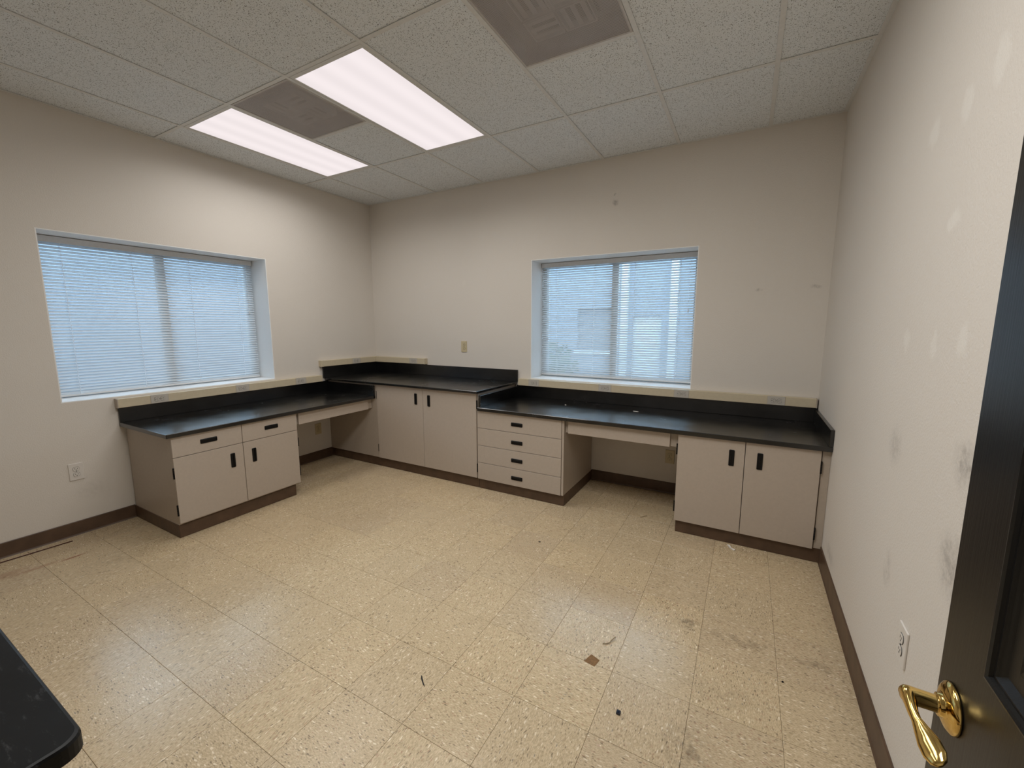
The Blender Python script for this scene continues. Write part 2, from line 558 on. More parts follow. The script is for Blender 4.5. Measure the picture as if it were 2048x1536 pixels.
base_strip('baseboard_left', 'x', 0, YF, -2.4625, 0.098, 1, 'brown rubber cove base along the left wall')
base_strip('baseboard_left', 'x', 0, -1.5995, -0.6935, 0.098, 1, 'brown rubber cove base in the left knee space')
base_strip('baseboard_back', 'y', 0, 2.8065, 3.6545, 0.10, -1, 'brown rubber cove base in the back knee space')
base_strip('baseboard_right', 'x', W, -3.70, -0.6935, 0.112, -1, 'brown rubber cove base along the right wall')
base_strip('baseboard_front', 'y', YF, 3.1, W, 0.10, 1, 'brown rubber cove base behind the viewpoint')

# ------------------------------------------------------------------ structure: ceiling
G = 0.6096
X1, D1 = 0.4035, 0.851
cl = part('ceiling', B(-TH, W + 0.13, YF - 0.13, TH, H + 0.40, H + 0.45), M_plenum, origin=(W / 2, -2.4, H + 0.425))
tag(cl, 'suspended ceiling of speckled acoustic tiles in a metal grid', **ST)
gx = [0.0] + [X1 + k * G for k in range(7)] + [W]
gy = [0.0, -D1, -D1 - 2 * G, -D1 - 4 * G, YF]
TW = 0.012                      # half width of a tee


def ctile(x0, x1, y0, y1):
    return B(x0, x1, y0, y1, 0.0, 0.016, bev=0.002)


LIGHTS = {(1, 1), (3, 1), (5, 2)}  # last bay holds an added panel, out of view, that brightens the right wall
HALF = {(2, 1), (5, 1)}          # 2 x 4 bays split into a vent and a small tile
meshes = {}


def put_tile(x0, x1, y0, y1):
    x0 += 0.006; x1 -= 0.006; y0 += 0.006; y1 -= 0.006
    key = (round(x1 - x0, 3), round(y1 - y0, 3))
    if key not in meshes:
        meshes[key] = finish(ctile(-key[0] / 2, key[0] / 2, -key[1] / 2, key[1] / 2), 'ceiling_tile', M_acoustic)
    inst('ceiling_tile', meshes[key], cl, ((x0 + x1) / 2, (y0 + y1) / 2, H + 0.0035 + random.random() * 0.002), (0, 0, PI * random.randint(0, 1)))


vent_bays, light_bays = [], []
for i in range(8):
    for j in range(4):
        x0, x1, y1, y0 = gx[i], gx[i + 1], gy[j], gy[j + 1]
        if (i, j) in LIGHTS: light_bays.append((x0, x1, y0, y1))
        elif (i, j) in HALF:
            ym = y1 - G
            put_tile(x0, x1, ym, y1)
            vent_bays.append((x0, x1, y0, ym))
        else: put_tile(x0, x1, y0, y1)


def tee(x0, x1, y0, y1, dz=0.0):
    bm = B(x0, x1, y0, y1, H + dz, H + 0.0028 + dz, bev=0.0005)
    xm, ym = (x0 + x1) / 2, (y0 + y1) / 2
    if x1 - x0 < y1 - y0: box(bm, xm - 0.001, xm + 0.001, y0, y1, H + 0.002, H + 0.04)
    else: box(bm, x0, x1, ym - 0.001, ym + 0.001, H + 0.002, H + 0.04)
    part('ceiling_tee', bm, M_tee, cl)


for x in gx[1:-1]: tee(x - TW, x + TW, YF, 0)
for y in gy[1:-1]:
    for a, b in zip(gx, gx[1:]): tee(a + TW * (a > 0), b - TW * (b < W), y - TW, y + TW, 0.0004)
for x0, x1, y0, y1 in vent_bays: tee(x0 + TW, x1 - TW, y1 - TW, y1 + TW, 0.0004)
part('wall_angle', B(0, 0.022, YF, 0, H + 0.0005, H + 0.003), M_tee, cl)
part('wall_angle', B(W - 0.022, W, YF, 0, H + 0.0005, H + 0.003), M_tee, cl)
part('wall_angle', B(0, W, -0.022, 0, H + 0.0008, H + 0.0033), M_tee, cl)
part('wall_angle', B(0, W, YF, YF + 0.022, H + 0.0008, H + 0.0033), M_tee, cl)


# ------------------------------------------------------------------ ceiling lights
def ceiling_light(bay, label, watts):
    x0, x1, y0, y1 = bay
    xc, yc = (x0 + x1) / 2, (y0 + y1) / 2
    t = empty('ceiling_light', (xc, yc, H), label, 'ceiling light', 'fluorescent troffers')
    hx, hy = (x1 - x0) / 2 - 0.014, (y1 - y0) / 2 - 0.014
    hb = bmesh.new()
    box(hb, xc - hx, xc + hx, yc - hy, yc + hy, H + 0.10, H + 0.103)
    for s in (-1, 1):
        box(hb, xc + s * hx - 0.001, xc + s * hx + 0.001, yc - hy, yc + hy, H + 0.004, H + 0.10)
        box(hb, xc - hx, xc + hx, yc + s * hy - 0.001, yc + s * hy + 0.001, H + 0.004, H + 0.10)
    part('housing', hb, M_tee, t)
    lx, ly = hx - 0.014, hy - 0.026
    fb = bmesh.new()
    for s in (-1, 1):
        a, b = sorted((xc + s * hx, xc + s * lx)); box(fb, a, b, yc - hy, yc + hy, H + 0.0005, H + 0.008, bev=0.001)
        a, b = sorted((yc + s * hy, yc + s * ly)); box(fb, xc - lx, xc + lx, a, b, H + 0.0005, H + 0.008, bev=0.001)
    part('lens_frame', fb, M_tee, t)
    part('lens', B(xc - lx, xc + lx, yc - ly, yc + ly, H + 0.003, H + 0.007), M_lens, t)
    ld = bpy.data.lights.new('fluorescent_lamp', 'AREA')
    ld.shape = 'RECTANGLE'; ld.size = 2 * lx - 0.02; ld.size_y = 2 * ly - 0.02
    ld.energy = watts; ld.color = LAMP_COL; ld.spread = math.radians(160 if watts < 20 else 180)
    lo = bpy.data.objects.new('fluorescent_lamp', ld)
    link(lo, t, (xc, yc, H + 0.001))
    return t


LBL = {0: 'lit fluorescent panel in the ceiling beside the left wall', 1: 'lit fluorescent panel in the ceiling nearest the middle of the room', 2: 'added unseen fluorescent panel in the ceiling above the viewpoint'}
for n, bay in enumerate(sorted(light_bays)): ceiling_light(bay, LBL[n], LAMP_W[n])


# ------------------------------------------------------------------ ceiling vents
def air_vent(bay, label):
    x0, x1, y0, y1 = bay
    xc, yc = (x0 + x1) / 2, (y0 + y1) / 2
    t = empty('air_vent', (xc, yc, H), label, 'air vent', 'perforated ceiling vents')
    h = (x1 - x0) / 2 - 0.0135
    pb = bmesh.new()
    box(pb, xc - h, xc + h, yc - h, yc + h, H + 0.12, H + 0.125)
    for s in (-1, 1):
        box(pb, xc + s * h - 0.001, xc + s * h + 0.001, yc - h, yc + h, H + 0.006, H + 0.12)
        box(pb, xc - h, xc + h, yc + s * h - 0.001, yc + s * h + 0.001, H + 0.006, H + 0.12)
    part('plenum_box', pb, M_plenum, t)
    fb = bmesh.new()
    for s in (-1, 1):
        a, b = sorted((xc + s * h, xc + s * (h - 0.012))); box(fb, a, b, yc - h, yc + h, H - 0.001, H + 0.006, bev=0.001)
        a, b = sorted((yc + s * h, yc + s * (h - 0.012))); box(fb, xc - h + 0.012, xc + h - 0.012, a, b, H - 0.001, H + 0.006, bev=0.001)
    part('frame', fb, M_vane, t)
    part('perforated_face', B(xc - h + 0.011, xc + h - 0.011, yc - h + 0.011, yc + h - 0.011, H + 0.0015, H + 0.0025), M_perf, t)
    # collar ring above the face and four sets of louvres that blow four ways
    for qx in (-1, 1):
        for qy in (-1, 1):
            cx, cy, s = xc + qx * 0.082, yc + qy * 0.082, 0.074
            bm = bmesh.new()
            for k in (-1, 1):
                box(bm, cx + k * s - 0.003, cx + k * s + 0.003, cy - s, cy + s, H + 0.016, H + 0.05)
                box(bm, cx - s, cx + s, cy + k * s - 0.003, cy + k * s + 0.003, H + 0.016, H + 0.05)
            d = part('louvre_cell', bm, M_vane, t)
            for k in (-0.5, 0.0, 0.5):
                vb = bmesh.new()
                off = k * s * 1.3
                if qx * qy > 0: box(vb, cx + off - 0.011, cx + off + 0.011, cy - s, cy + s, H + 0.022, H + 0.024)
                else: box(vb, cx - s, cx + s, cy + off - 0.011, cy + off + 0.011, H + 0.022, H + 0.024)
                part('vane', vb, M_vane, d)
    bk = B(xc - 0.17, xc + 0.17, yc - 0.17, yc + 0.17, H + 0.06, H + 0.062)
    part('duct_throat', bk, M_gap, t)


vent_bays.sort()
air_vent(vent_bays[0], 'dark perforated ceiling vent between the two lit panels')
air_vent(vent_bays[1], 'grey perforated ceiling vent over the middle of the room')


# ------------------------------------------------------------------ windows and blinds
def frame_box(axis, c0, c1, a0, a1, z0, z1, bev=0.002):
    return B(c0, c1, a0, a1, z0, z1, bev=bev) if axis == 'x' else B(a0, a1, c0, c1, z0, z1, bev=bev)


def window(name, axis, sgn, op, split, label):
    """axis: normal axis, sgn: direction out of the room, op: opening, split: meeting stile"""
    a0, a1, z0, z1 = op
    mid = ((a0 + a1) / 2, (z0 + z1) / 2)
    def P(d): return sgn * d
    def FB(d0, d1, p0, p1, q0, q1, bev=0.002):
        c0, c1 = sorted((P(d0), P(d1)))
        return frame_box(axis, c0, c1, p0, p1, q0, q1, bev)
    loc = (P(0.28), mid[0], z0) if axis == 'x' else (mid[0], P(0.28), z0)
    t = empty(name, loc, label, kind='structure')
    e = 0.006
    part('reveal', FB(0.0004, 0.275, a0, a0 + e, z0, z1, 0), M_reveal, t)
    part('reveal', FB(0.0004, 0.275, a1 - e, a1, z0, z1, 0), M_reveal, t)
    part('reveal', FB(0.0004, 0.275, a0 + e, a1 - e, z1 - e, z1, 0), M_reveal, t)
    part('sill', FB(0.0004, 0.275, a0 + e, a1 - e, z0, z0 + e, 0), M_reveal, t)
    fw = 0.045
    part('frame', FB(0.275, 0.345, a0, a0 + fw, z0, z1), M_vinyl, t)
    part('frame', FB(0.275, 0.345, a1 - fw, a1, z0, z1), M_vinyl, t)
    part('frame', FB(0.275, 0.345, a0 + fw, a1 - fw, z1 - fw, z1), M_vinyl, t)
    part('frame', FB(0.275, 0.345, a0 + fw, a1 - fw, z0, z0 + fw), M_vinyl, t)
    part('meeting_stile', FB(0.285, 0.335, split - 0.03, split + 0.03, z0 + fw, z1 - fw), M_vinyl, t)
    part('pane', FB(0.318, 0.323, a0 + fw, split - 0.03, z0 + fw, z1 - fw, 0), M_glass, t)
    part('pane', FB(0.300, 0.305, split + 0.03, a1 - fw, z0 + fw, z1 - fw, 0), M_glass, t)
    return t


window('window_1', 'x', -1, W1, -2.015, 'deep set sliding window in the left wall')
window('window_2', 'y', 1, W2, 2.895, 'deep set sliding window in the back wall')

SLW, PITCH = 0.0252, 0.0221


def blind(axis, sgn, d, op, cords, tilt, label, wand):
    a0, a1, z0, z1 = op
    a0 += 0.012; a1 -= 0.016
    L = a1 - a0
    am = (a0 + a1) / 2
    c = sgn * d
    def at(a, z, dd=0.0): return (c + dd * sgn, a, z) if axis == 'x' else (a, c + dd * sgn, z)
    def FB(d0, d1, p0, p1, q0, q1, bev=0.001):
        e0, e1 = sorted((c + sgn * d0, c + sgn * d1))
        return frame_box(axis, e0, e1, p0, p1, q0, q1, bev)
    t = empty('venetian_blind', at(am, z1), label, 'window blind')
    part('headrail', FB(-0.020, 0.020, a0, a1, z1 - 0.052, z1 - 0.010), M_rail, t)
    # one slat: a shallow arc, built along local x
    bm = bmesh.new()
    rows = []
    n = 4
    for k in range(n + 1):
        u = k / n - 0.5
        rows.append([bm.verts.new((s * L / 2, u * SLW, 0.0018 * (1 - (2 * u) ** 2))) for s in (-1, 1)])
    for p, q in zip(rows, rows[1:]): bm.faces.new((p[0], p[1], q[1], q[0]))
    me = finish(bm, 'slat', M_slat, smooth=True)
    ztop, zbot = z1 - 0.062, z0 + 0.030
    cnt = int((ztop - zbot) / PITCH)
    for k in range(cnt + 1):
        z = ztop - k * PITCH
        jit = math.radians(random.uniform(-1.5, 1.5))
        # outward direction of the slat cross-section is local y; outer edge up
        if axis == 'y': rot = (tilt + jit, 0, 0)
        else: rot = (tilt + jit, 0, PI / 2)
        inst('slat', me, t, at(am, z), rot)
    zlast = ztop - cnt * PITCH
    part('bottom_rail', FB(-0.010, 0.010, a0, a1, zlast - 0.028, zlast - 0.013, 0.002), M_rail, t)
    for a in cords:
        bm = bmesh.new()
        for s in (-1, 1):
            box(bm, *( (c + s * 0.0125 - 0.0006, c + s * 0.0125 + 0.0006, a - 0.0014, a + 0.0014) if axis == 'x' else (a - 0.0014, a + 0.0014, c + s * 0.0125 - 0.0006, c + s * 0.0125 + 0.0006)), zlast - 0.02, z1 - 0.05)
        part('ladder_cord', bm, M_cord, t)
    # pull cord with tassel near one end
    wb = bmesh.new()
    tube(wb, [at(wand, z1 - 0.05, -0.018), at(wand, z1 - 0.48, -0.018)], 0.0013, 6)
    pc = part('pull_cord', wb, M_cord, t)
    tb = bmesh.new()
    lathe(tb, at(wand, z1 - 0.515, -0.018), (0, 0, 1), [(0, 0.004), (0.006, 0.0055), (0.03, 0.003), (0.036, 0.0015)], 10)
    part('tassel', tb, M_rail, pc, smooth=True)
    return t


blind('x', -1, 0.235, W1, (-2.611, -2.221, -1.832, -1.446), math.radians(50), 'nearly closed white venetian blind in the left window', -1.36)
blind('y', 1, 0.235, W2, (2.332, 2.712, 3.094, 3.477), math.radians(43), 'half open white venetian blind in the back window', 3.555)


# ------------------------------------------------------------------ outlets
def receptacle_mesh(face, horizontal=False):
    """two sockets facing local -y, 70 mm tall when upright"""
    bm = bmesh.new()
    for s in (-1, 1):
        cz = s * 0.0195
        pts = [(0.0165 * math.cos(a), max(-0.0135, min(0.0135, 0.0175 * math.sin(a)))) for a in [2 * PI * i / 20 for i in range(20)]]
        skin(bm, [[bm.verts.new((x * 1.06, y, cz + z * 1.06)) for x, z in pts] for y in (0.0, -0.0012)], mat=1)
        lo = [bm.verts.new((x, 0.0, cz + z)) for x, z in pts]
        hi = [bm.verts.new((x, -0.0025, cz + z)) for x, z in pts]
        skin(bm, [lo, hi])
        for dx, w, h, dz in ((-0.0062, 0.0022, 0.0085, 0.003), (0.0062, 0.0022, 0.007, 0.003), (0.0, 0.0045, 0.0045, -0.0075)):
            box(bm, dx - w / 2, dx + w / 2, -0.0029, -0.002, cz + dz - h / 2, cz + dz + h / 2, mat=1)
    box(bm, -0.002, 0.002, -0.0015, 0.0, -0.002, 0.002, mat=1)
    if horizontal: bmesh.ops.rotate(bm, verts=bm.verts, cent=(0, 0, 0), matrix=Matrix.Rotation(PI / 2, 3, 'Y'))
    return finish(bm, 'receptacle', [face, M_slot])


RM = {}
for key, mt in (('ivory', M_ivory), ('white', M_white), ('plate', M_plate)):
    RM[key, 0] = receptacle_mesh(mt)
    RM[key, 1] = receptacle_mesh(mt, True)
ROT = {'left': PI / 2, 'back': 0.0, 'right': -PI / 2}


def wall_outlet(side, a, z, key, label, w=0.074, h=0.118):
    loc = {'left': (0.0, a, z), 'back': (a, 0.0, z), 'right': (W, a, z)}[side]
    rz = ROT[side]
    t = empty('wall_outlet', loc, label, 'outlet')
    bm = B(-w / 2, w / 2, -0.006, 0.0, -h / 2, h / 2, bev=0.0022, seg=2)
    me = finish(bm, 'cover_plate', {'ivory': M_ivory, 'white': M_white}[key])
    inst('cover_plate', me, t, loc, (0, 0, rz))
    d = Vector((0, -0.006, 0)); d.rotate(Matrix.Rotation(rz, 3, 'Z'))
    inst('receptacle', RM[key, 0], t, Vector(loc) + d, (0, 0, rz))


wall_outlet('left', -2.75, 0.45, 'white', 'white outlet on the left wall beside the end of the cabinet')
wall_outlet('left', -0.862, 0.342, 'ivory', 'ivory outlet in the shaded knee space on the left')
wall_outlet('back', 1.347, 1.228, 'ivory', 'ivory outlet on the back wall above the raised counter')
wall_outlet('back', 3.500, 0.330, 'ivory', 'ivory outlet in the knee space under the long bench')
wall_outlet('right', -2.118, 0.485, 'white', 'white outlet low on the right wall near the door')


# ------------------------------------------------------------------ raceways
def raceway(label, axis, a0, a1, z0, z1, outs, caps, extra=None):
    """cream wiring channel; axis 'x' lies on the left wall, 'y' on the back wall"""
    dp = 0.05
    def FB(d0, d1, p0, p1, q0, q1, bev):
        return B(d0, d1, p0, p1, q0, q1, bev=bev) if axis == 'x' else B(p0, p1, -d1, -d0, q0, q1, bev=bev)
    mid = (a0 + a1) / 2
    t = empty('wiring_raceway', (0.0, mid, z0) if axis == 'x' else (mid, 0.0, z0), label, 'raceway')
    part('channel', FB(0.001, dp, a0, a1, z0, z1, 0.002), M_cream, t)
    for a, w in caps:
        part('end_cap', FB(0.001, dp + 0.001, a - w / 2, a + w / 2, z0 - 0.001, z1 + 0.001, 0.001), M_lam_side if w < 0.01 else M_cream, t)
    zc = (z0 + z1) / 2
    for a in outs:
        pl = part('outlet_cover', FB(dp, dp + 0.0016, a - 0.056, a + 0.056, z0 + 0.002, z1 + 0.001, 0.0006), M_plate, t)
        if axis == 'x': inst('receptacle', RM['plate', 1], pl, (dp + 0.0016, a, zc), (0, 0, PI / 2))
        else: inst('receptacle', RM['plate', 1], pl, (a, -dp - 0.0016, zc), (0, 0, 0))
        for s in (-1, 1):
            part('seam', FB(dp - 0.0004, dp + 0.0006, a + s * 0.058 - 0.0008, a + s * 0.058 + 0.0008, z0 + 0.001, z1, 0), M_lam_side, t)
    return t


raceway('cream power raceway under the left window', 'x', -2.497, -0.80, 0.859, 0.925, (-2.247, -1.628, -1.055), ((-2.499, 0.006), (-0.803, 0.006)))
raceway('cream power raceway under the back window', 'y', 2.036, 4.482, 0.859, 0.925, (2.212, 2.925, 3.57, 4.235), ((4.485, 0.006),))
raceway('short cream raceway on the left wall in the raised corner', 'x', -0.80, -0.052, 1.016, 1.080, (-0.34,), ((-0.79, 0.03),))
raceway('short cream raceway on the back wall in the raised corner', 'y', 0.001, 0.818, 1.016, 1.080, (0.657,), ((0.822, 0.012),))

# ------------------------------------------------------------------ cabinets
Z0, ZC, ZL = 0.095, 0.716, 0.746     # toe height, underside and top of the low counter
ZH0, ZH1 = 0.866, 0.889              # raised counter
FRONT = 0.695                        # carcass front distance from the wall


def pull_mesh():
    """black cup pull, 108 x 32 mm, facing local -y, long along local x"""
    bm = bmesh.new()
    loops = []
    for w, h, r, y in ((0.108, 0.032, 0.006, 0.0), (0.108, 0.032, 0.006, -0.0035), (0.104, 0.028, 0.005, -0.005), (0.097, 0.021, 0.004, -0.005), (0.095, 0.019, 0.004, -0.0008)):
        loops.append([bm.verts.new((x, y, z)) for x, z in rrect(w, h, r)])
    skin(bm, loops)
    # finger lip
    box(bm, -0.046, 0.046, -0.007, -0.003, 0.004, 0.0115, bev=0.001)
    return finish(bm, 'pull', M_dark)


def hinge_mesh():
    """five-knuckle black hinge, 76 mm, barrel along z, facing local -y"""
    bm = bmesh.new()
    for k in range(5):
        z = -0.038 + k * 0.0154
        lathe(bm, (0, -0.004, z), (0, 0, 1), [(0, 0.0052), (0.0003, 0.0056), (0.0139, 0.0056), (0.0142, 0.0052)], 10)
    box(bm, -0.003, 0.003, -0.004, 0.004, -0.037, 0.037)
    return finish(bm, 'hinge', M_dark)


PULL, HINGE = pull_mesh(), hinge_mesh()


class Run:
    """maps run coordinates (a along the wall, d out from the wall) to the room"""
    def __init__(s, side):
        s.side = side

    def P(s, a, d, z): return (d, a, z) if s.side == 'left' else (a, -d, z)

    def box(s, a0, a1, d0, d1, z0, z1, bev=0.0, bm=None):
        bm = bm or bmesh.new()
        return box(bm, d0, d1, a0, a1, z0, z1, bev=bev) if s.side == 'left' else box(bm, a0, a1, -d1, -d0, z0, z1, bev=bev)

    def rz(s): return PI / 2 if s.side == 'left' else 0.0


def carcass(r, t, a0, a1, ztop, mat=M_lam_side, dback=0.02):
    bm = bmesh.new()
    r.box(a0, a0 + 0.018, dback, FRONT, Z0, ztop, bm=bm)
    r.box(a1 - 0.018, a1, dback, FRONT, Z0, ztop, bm=bm)
    r.box(a0 + 0.018, a1 - 0.018, dback, FRONT - 0.003, Z0, Z0 + 0.018, bm=bm)
    r.box(a0 + 0.018, a1 - 0.018, dback, FRONT - 0.003, ztop - 0.018, ztop, bm=bm)
    r.box(a0 + 0.018, a1 - 0.018, dback, dback + 0.006, Z0 + 0.018, ztop - 0.018, bm=bm)
    part('body', bm, mat, t)


def toe(r, t, a0, a1, wrap0=True, wrap1=True):
    """brown base around the cabinet foot"""
    bm = r.box(a0, a1, 0.001, FRONT - 0.002, 0.001, Z0 - 0.001, bev=0.003)
    part('toe_kick', bm, M_rubber, t)


def front(r, t, name, a0, a1, z0, z1, pull, hinges=(), hside=0, mat=M_lam):
    g = 0.0018
    o = part(name, r.box(a0 + g, a1 - g, FRONT + 0.001, FRONT + 0.020, z0 + g, z1 - g, bev=0.0012), mat, t)
    pa, pz, vert = pull
    inst('pull', PULL, o, r.P(pa, FRONT + 0.020, pz), (0, PI / 2 if vert else 0, r.rz()))
    for hz in hinges:
        a = a0 if hside < 0 else a1
        inst('hinge', HINGE, o, r.P(a + hside * 0.002, FRONT + 0.012, hz), (0, 0, r.rz()))
    return o


LR, BR = Run('left'), Run('back')

# --- left cabinet
t = empty('base_cabinet', (0.35, -2.01, 0), 'grey base cabinet with two drawers over two doors under the left window', 'cabinet')
carcass(LR, t, -2.460, -1.568, ZC)
toe(LR, t, -2.462, -1.60)
front(LR, t, 'drawer', -2.462, -2.012, 0.572, ZC - 0.002, (-2.238, 0.648, False))
front(LR, t, 'drawer', -2.012, -1.566, 0.572, ZC - 0.002, (-1.786, 0.648, False))
front(LR, t, 'door', -2.462, -2.012, Z0 + 0.012, 0.572, (-2.091, 0.456, True), (0.467, 0.205), -1)
front(LR, t, 'door', -2.012, -1.566, Z0 + 0.012, 0.572, (-1.935, 0.456, True), (0.467, 0.208), 1)

# --- raised corner cabinet
t = empty('corner_cabinet', (1.0, -0.35, 0), 'tall grey corner cabinet with two doors under the raised counter', 'cabinet')
carcass(BR, t, 0.002, 1.984, ZH0)
toe(BR, t, 0.001, 1.986)
part('corner_panel', BR.box(0.002, 0.738, FRONT, FRONT + 0.012, Z0, ZH0 - 0.001, bev=0.001), M_lam_side, t)
front(BR, t, 'door', 0.756, 1.369, Z0, ZH0 - 0.003, (1.283, 0.757, True), (0.755, 0.20), -1)
front(BR, t, 'door', 1.369, 1.980, Z0, ZH0 - 0.003, (1.443, 0.752, True), (0.765, 0.19), 1)
part('stile', BR.box(0.739, 0.754, FRONT, FRONT + 0.014, Z0, ZH0 - 0.001), M_lam_side, t)

# --- drawer cabinet
t = empty('drawer_cabinet', (2.39, -0.35, 0), 'grey cabinet with a stack of four drawers', 'cabinet')
carcass(BR, t, 1.987, 2.806, ZC)
toe(BR, t, 1.988, 2.806)
zz = [Z0 - 0.003, 0.246, 0.403, 0.560, ZC - 0.002]
for z0, z1 in zip(zz, zz[1:]):
    front(BR, t, 'drawer', 1.988, 2.787, z0, z1, (2.385, (z0 + z1) / 2 - 0.006, False))
part('stile', BR.box(2.789, 2.806, FRONT + 0.0005, FRONT + 0.016, Z0, ZC - 0.002), M_lam, t)

# --- right cabinet
t = empty('base_cabinet', (4.06, -0.35, 0), 'grey base cabinet with two doors against the right wall', 'cabinet')
carcass(BR, t, 3.648, 4.453, ZC)
toe(BR, t, 3.655, W - 0.001)
front(BR, t, 'door', 3.646, 4.053, Z0 - 0.004, ZC - 0.002, (3.978, 0.598, True), (0.608, 0.195), -1)
front(BR, t, 'door', 4.053, 4.450, Z0 - 0.004, ZC - 0.002, (4.137, 0.598, True), (0.61, 0.19), 1)
part('filler', BR.box(4.455, W - 0.001, FRONT - 0.012, FRONT + 0.004, Z0, ZC - 0.001), M_lam_side, t)


# --- drawers hung under the counters over the knee spaces
def apron(r, a0, a1, f0, f1, label):
    t = empty('knee_drawer', r.P((a0 + a1) / 2, 0.4, 0.61), label, 'drawer', 'knee space drawers')
    part('support_rail', r.box(a0, f0, 0.60, FRONT - 0.018, 0.613, ZC - 0.0005), M_lam_side, t)
    part('support_rail', r.box(f1, a1, 0.60, FRONT - 0.018, 0.613, ZC - 0.0005), M_lam_side, t)
    part('back_rail', r.box(a0, a1, 0.09, 0.11, 0.613, ZC - 0.0005), M_lam_side, t)
    part('drawer_box', r.box(f0 + 0.01, f1 - 0.01, 0.11, FRONT - 0.017, 0.625, ZC - 0.012), M_lam_side, t)
    part('drawer_front', r.box(f0, f1, FRONT - 0.017, FRONT + 0.004, 0.611, ZC - 0.002, bev=0.001), M_lam, t)


apron(LR, -1.565, -0.712, -1.537, -0.777, 'shallow grey drawer hung under the left counter')
apron(BR, 2.808, 3.645, 2.834, 3.592, 'shallow grey drawer hung under the long bench')

# ------------------------------------------------------------------ countertops
OV = 0.737
BS = 0.020


def slab(r, t, a0, a1, z0, z1, d1=OV):
    part('slab', r.box(a0, a1, 0.001, d1, z0, z1, bev=0.0035), M_counter, t)


t = empty('countertop', (0.37, -1.6, ZC), 'black bench top under the left window', 'countertop')
slab(LR, t, -2.492, -0.711, ZC, ZL)
part('backsplash', LR.box(-2.490, -0.711, 0.001, BS, ZL, 0.858, bev=0.002), M_counter, t)
part('side_splash', LR.box(-0.731, -0.7115, BS, OV - 0.004, ZL, 0.848, bev=0.002), M_counter, t)

t = empty('countertop', (1.0, -0.37, ZH0), 'black raised counter in the far corner of the room', 'countertop')
slab(BR, t, 0.001, 2.004, ZH0, ZH1, 0.745)
part('backsplash', BR.box(0.001, 2.012, 0.001, BS, ZH1, 1.008, bev=0.002), M_counter, t)
part('side_splash', LR.box(-0.765, -BS, 0.001, BS, ZH1, 1.014, bev=0.002), M_counter, t)

t = empty('countertop', (3.25, -0.37, ZC), 'long black bench top under the back window', 'countertop')
slab(BR, t, 2.0, W - 0.001, ZC, ZL)
part('backsplash', BR.box(2.006, W - 0.001, 0.001, BS, ZL, 0.858, bev=0.002), M_counter, t)
part('side_splash', BR.box(W - 0.021, W - 0.001, BS, OV - 0.002, ZL, 0.849, bev=0.002), M_counter, t)
part('side_splash', BR.box(2.006, 2.024, BS, FRONT + 0.02, ZL, 0.848, bev=0.002), M_counter, t)

# --- bench in the near corner of the picture
t = empty('countertop', (2.2, -4.1, ZC - 0.006), 'scuffed black bench top with rounded corner in the near left foreground', 'countertop')
bm = bmesh.new()
outl = [(0.9, -3.516), (3.02, -3.516)] + [(3.02 + 0.032 * math.sin(a), -3.548 + 0.032 * math.cos(a)) for a in [PI / 2 * i / 6 for i in range(1, 7)]] + [(3.052, YF + 0.002), (0.9, YF + 0.002)]
lv = []
for ins, z in ((0.004, 0.708), (0, 0.712), (0, 0.739), (0.002, 0.744), (0.006, 0.746)):
    lv.append([bm.verts.new((x - (ins if x > 2 else 0), y - (ins if y > -4 else 0), z)) for x, y in outl])
skin(bm, lv)
part('slab', bm, M_counter_worn, t)
t = empty('bench_base', (2.0, -4.1, 0), 'grey cabinet base under the near foreground bench', 'cabinet')
part('body', B(0.95, 3.0, YF + 0.01, -3.56, 0.095, 0.707), M_lam_side, t)
part('toe_kick', B(0.95, 2.998, YF + 0.01, -3.562, 0.001, 0.0945, bev=0.003), M_rubber, t)
for k in range(4):
    a0 = 0.96 + k * 0.51
    d = part('door', B(a0, a0 + 0.506, -3.559, -3.541, 0.10, 0.70, bev=0.001), M_lam, t)
    inst('pull', PULL, d, (a0 + (0.43 if k % 2 == 0 else 0.076), -3.541, 0.6), (0, PI / 2, PI))

# ------------------------------------------------------------------ door (standing open against the right wall)
DX, DY0, DY1, DT = 4.330, -2.834, -3.744, 0.044
t = empty('door_1', (DX + DT / 2, DY1, 0.008), 'dark charcoal panelled door standing open along the right wall', kind='structure')
st, cen = 0.124, 0.105
cols = [(DY1 + st, (DY0 + DY1) / 2 - cen / 2), ((DY0 + DY1) / 2 + cen / 2, DY0 - st)]
rows_ = [(0.235, 0.80), (0.981, 1.93)]
holes = [(a, b, c, d) for a, b in cols for c, d in rows_]
lb = bmesh.new()
ye = [DY1, cols[0][0], cols[0][1], cols[1][0], cols[1][1], DY0]
box(lb, DX, DX + DT, ye[0], ye[1], 0.01, 2.04); box(lb, DX, DX + DT, ye[2], ye[3], 0.01, 2.04); box(lb, DX, DX + DT, ye[4], ye[5], 0.01, 2.04)
for a, b in cols:
    for z0, z1 in ((0.01, 0.235), (0.80, 0.981), (1.93, 2.04)): box(lb, DX, DX + DT, a, b, z0, z1)
part('leaf', lb, M_door, t)
